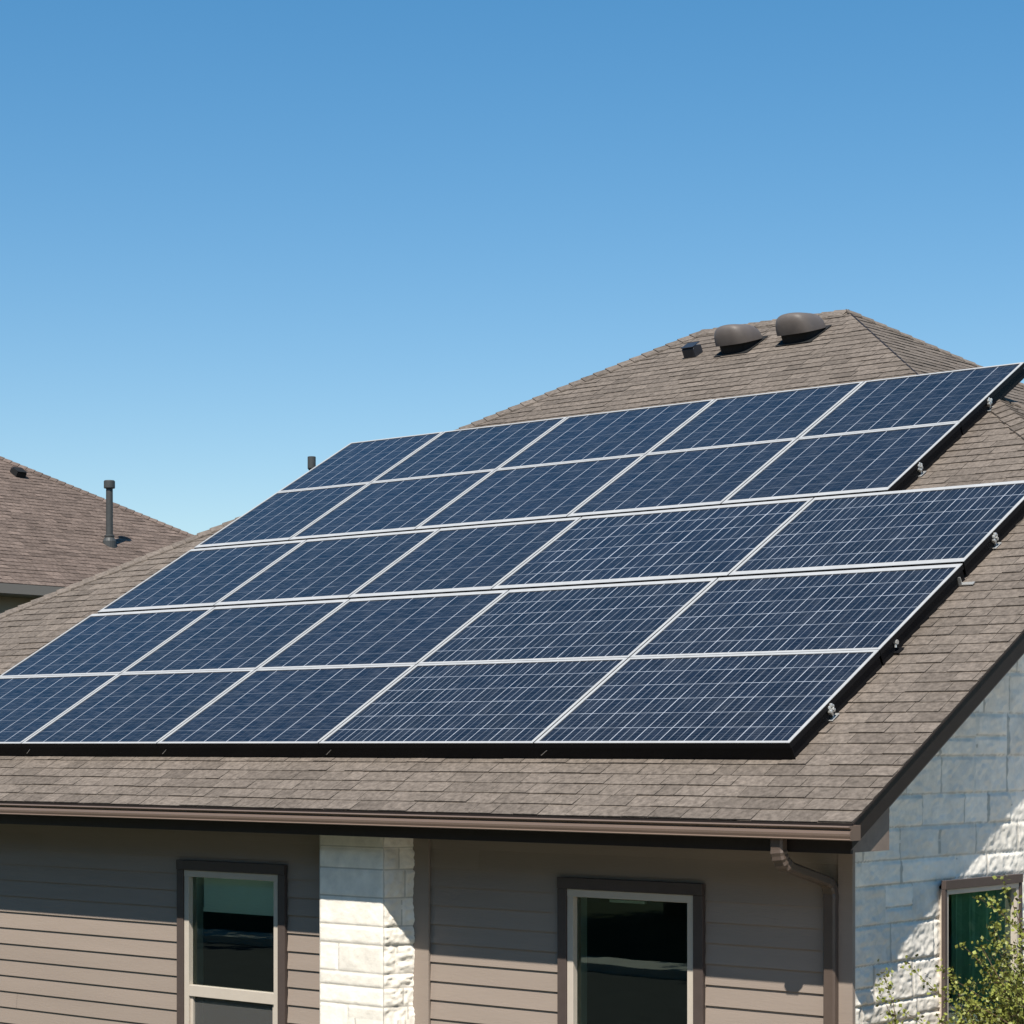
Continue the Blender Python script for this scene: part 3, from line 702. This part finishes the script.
b = MB(); b.box(NX - 2 * run + .02, NX - .031, NY0 + .02, NY1 - .031, NZ - .165, NZ - .152); npart(b.build('soffit', M_nfascia))
b = MB(); b.box(NX - 2 * run + .5, NX - .5, NY0 + .5, NY1 - .5, GROUND, NZ - .166); npart(b.build('wall', M_olive))
def nz(x): return NZ + (NX - x) * TAN
px_, py_ = -21.39, 12.45; pz = nz(px_)
b = MB(); b.lathe([(.115, pz - .09), (.11, pz + .06), (.085, pz + .11), (.068, pz + .125)], (px_, py_, 0), 20); b.lathe([(.078, pz + .125), (.082, pz + .135), (.082, pz + .155), (.06, pz + .165)], (px_, py_, 0), 20)
b.lathe([(.058, pz + .16), (.056, pz + .93)], (px_, py_, 0), 20); b.lathe([(.04, pz + .925), (.088, pz + .93), (.092, pz + .94), (.092, pz + 1.045), (.08, pz + 1.06)], (px_, py_, 0), 20)
b.build('vent_pipe', M_pipe, nroof)
qx, qy = -23.70, 12.36
M_ = Matrix.Translation((qx, qy, nz(qx))) @ Matrix.Rotation(R(90), 4, 'Z') @ Matrix.Rotation(T, 4, 'X')
small_vent(M_, .10, .10, .11, nroof, M_dark)

# ------------------------------------------------------------------ shrub by the gable window
def leaf(b, p, d, s, t, wd=.42):
    d = d.normalized(); a = d.cross(Vector((rnd.uniform(-1, 1), rnd.uniform(-1, 1), rnd.uniform(.2, 1)))).normalized(); u = d.cross(a)
    b.face([p, p + d * s * .5 + a * s * wd + u * s * .08, p + d * s, p + d * s * .5 - a * s * wd + u * s * .08], t=t)
def rv(k=1): return Vector((rnd.gauss(0, k), rnd.gauss(0, k), rnd.gauss(0, k)))
SHRUB = Vector((2.24, .31, GROUND))
sh = empty('shrub', SHRUB); tag(sh, 'small leaved yellow green shrub with airy twigs beside the gable window', 'shrub')
stem = MB(); fol = MB()
def shoot(p, d, L, r0, depth):
    n = max(3, int(L / .07)); pts = [p.copy()]
    for i in range(n):
        d = (d + rv(.10) + Vector((0, 0, .03))).normalized(); p = p + d * (L / n); pts.append(p.copy())
    stem.tube(pts, [r0 * (1 - .75 * i / n) for i in range(n + 1)], 5, t=rnd.random())
    for i, q in enumerate(pts[1:], 1):
        f = i / n
        if depth > 0 and f > .3 and rnd.random() < .7:
            shoot(q, (d * .75 + rv(.48)), L * rnd.uniform(.28, .5), r0 * .5, depth - 1)
        if depth <= 1:
            for z in range(rnd.randint(10, 17)): leaf(fol, q + rv(.02), d * .5 + rv(.7), rnd.uniform(.016, .034), min(1, max(0, rnd.gauss(.5, .28))))
for i in range(90):
    a = rnd.uniform(0, 6.28); tilt = rnd.uniform(.03, .42)
    shoot(Vector((.12 * math.cos(a), .12 * math.sin(a), 0)), Vector((math.cos(a) * tilt, math.sin(a) * tilt, 1)), rnd.uniform(1.3, 1.84), .012, 2)
stem.build('stem', M_stem, sh); fol.build('foliage', M_leafsh, sh)
print('shrub leaves', len(fol.f))

# ------------------------------------------------------------------ trees across the street and beside the gable (seen mirrored in the panes)
def make_tree(seed, h, spread, nl, lm=None):
    r_ = random.Random(seed); tr = empty('tree'); tk = MB(); cr = MB(); tips = []
    tk.tube([(0, 0, -.1), (.05, .02, h * .2), (.1, -.05, h * .45), (.05, .05, h * .8)], [h * .035, h * .025, h * .018, h * .006], 10)
    for i in range(16):
        z = h * r_.uniform(.14, .78); a = r_.uniform(0, 6.28); L = spread * r_.uniform(.5, 1) * (1.15 - z / h * .6)
        p = Vector((.05, 0, z)); q = p + Vector((math.cos(a) * L, math.sin(a) * L, L * r_.uniform(.25, .6)))
        tk.tube([p, p.lerp(q, .5) + Vector((0, 0, -.05 * L)), q], [h * .011, h * .007, h * .003], 6); tips += [q, p.lerp(q, .6)]
    tips += [Vector((0, 0, h * .9))]
    for i in range(nl):
        c = r_.choice(tips); d = Vector((r_.gauss(0, 1), r_.gauss(0, 1), r_.gauss(0, .8))).normalized()
        p = c + d * spread * .42 * r_.random() ** .5
        a = d.cross(Vector((r_.gauss(0, 1), r_.gauss(0, 1), r_.gauss(0, 1)))).normalized(); u = a.cross(d); s = r_.uniform(.16, .36)
        cr.face([p, p + d * s * .5 + a * s * .5, p + d * s, p + d * s * .5 - a * s * .5 + u * .03], t=min(1, max(0, r_.gauss(.5, .25))))
    tk.build('trunk', M_bark, tr); cr.build('crown', lm or M_leafdk, tr); return tr
def copy_tree(o):
    c = o.copy(); COL.objects.link(c)
    for ch in list(o.children): d = ch.copy(); COL.objects.link(d); d.parent = c
    return c
TA = make_tree(3, 14, 4.3, 17000); TB = make_tree(5, 12, 4.1, 17000); TC = make_tree(9, 8, 2.8, 11000, M_leafrt)
spots = [(TA, -13, -25, 0), (TB, -18, -24, 1), (TA, -23.5, -25, 2), (TB, -8, -24.5, 3), (TA, -3, -25.5, 4), (TB, -29, -24.5, 5), (TA, -35, -25, 1.2), (TB, -41, -25, 2.6), (TB, 3, -25, 2.9), (TA, 9, -26, .7), (TB, 15, -25, 3.9), (TC, 12.5, 9.5, 2.2), (TC, 15, 14.5, 3.3), (TC, 12, 19.5, .4), (TC, 9.2, 18, 2.4), (TC, 9.8, 13.2, 5.1)]
used = set()
for src, x, y, rz in spots:
    o = src if src.name not in used else copy_tree(src); used.add(src.name)
    o.location = (x, y, GROUND); o.rotation_euler = (0, 0, rz)
    if y < 0: tag(o, 'dark green leafy tree across the street, mirrored in the front windows', 'tree', 'trees across the street')
    else: tag(o, 'dark green leafy tree beside the house, mirrored in the gable window', 'tree', 'trees beside the gable')
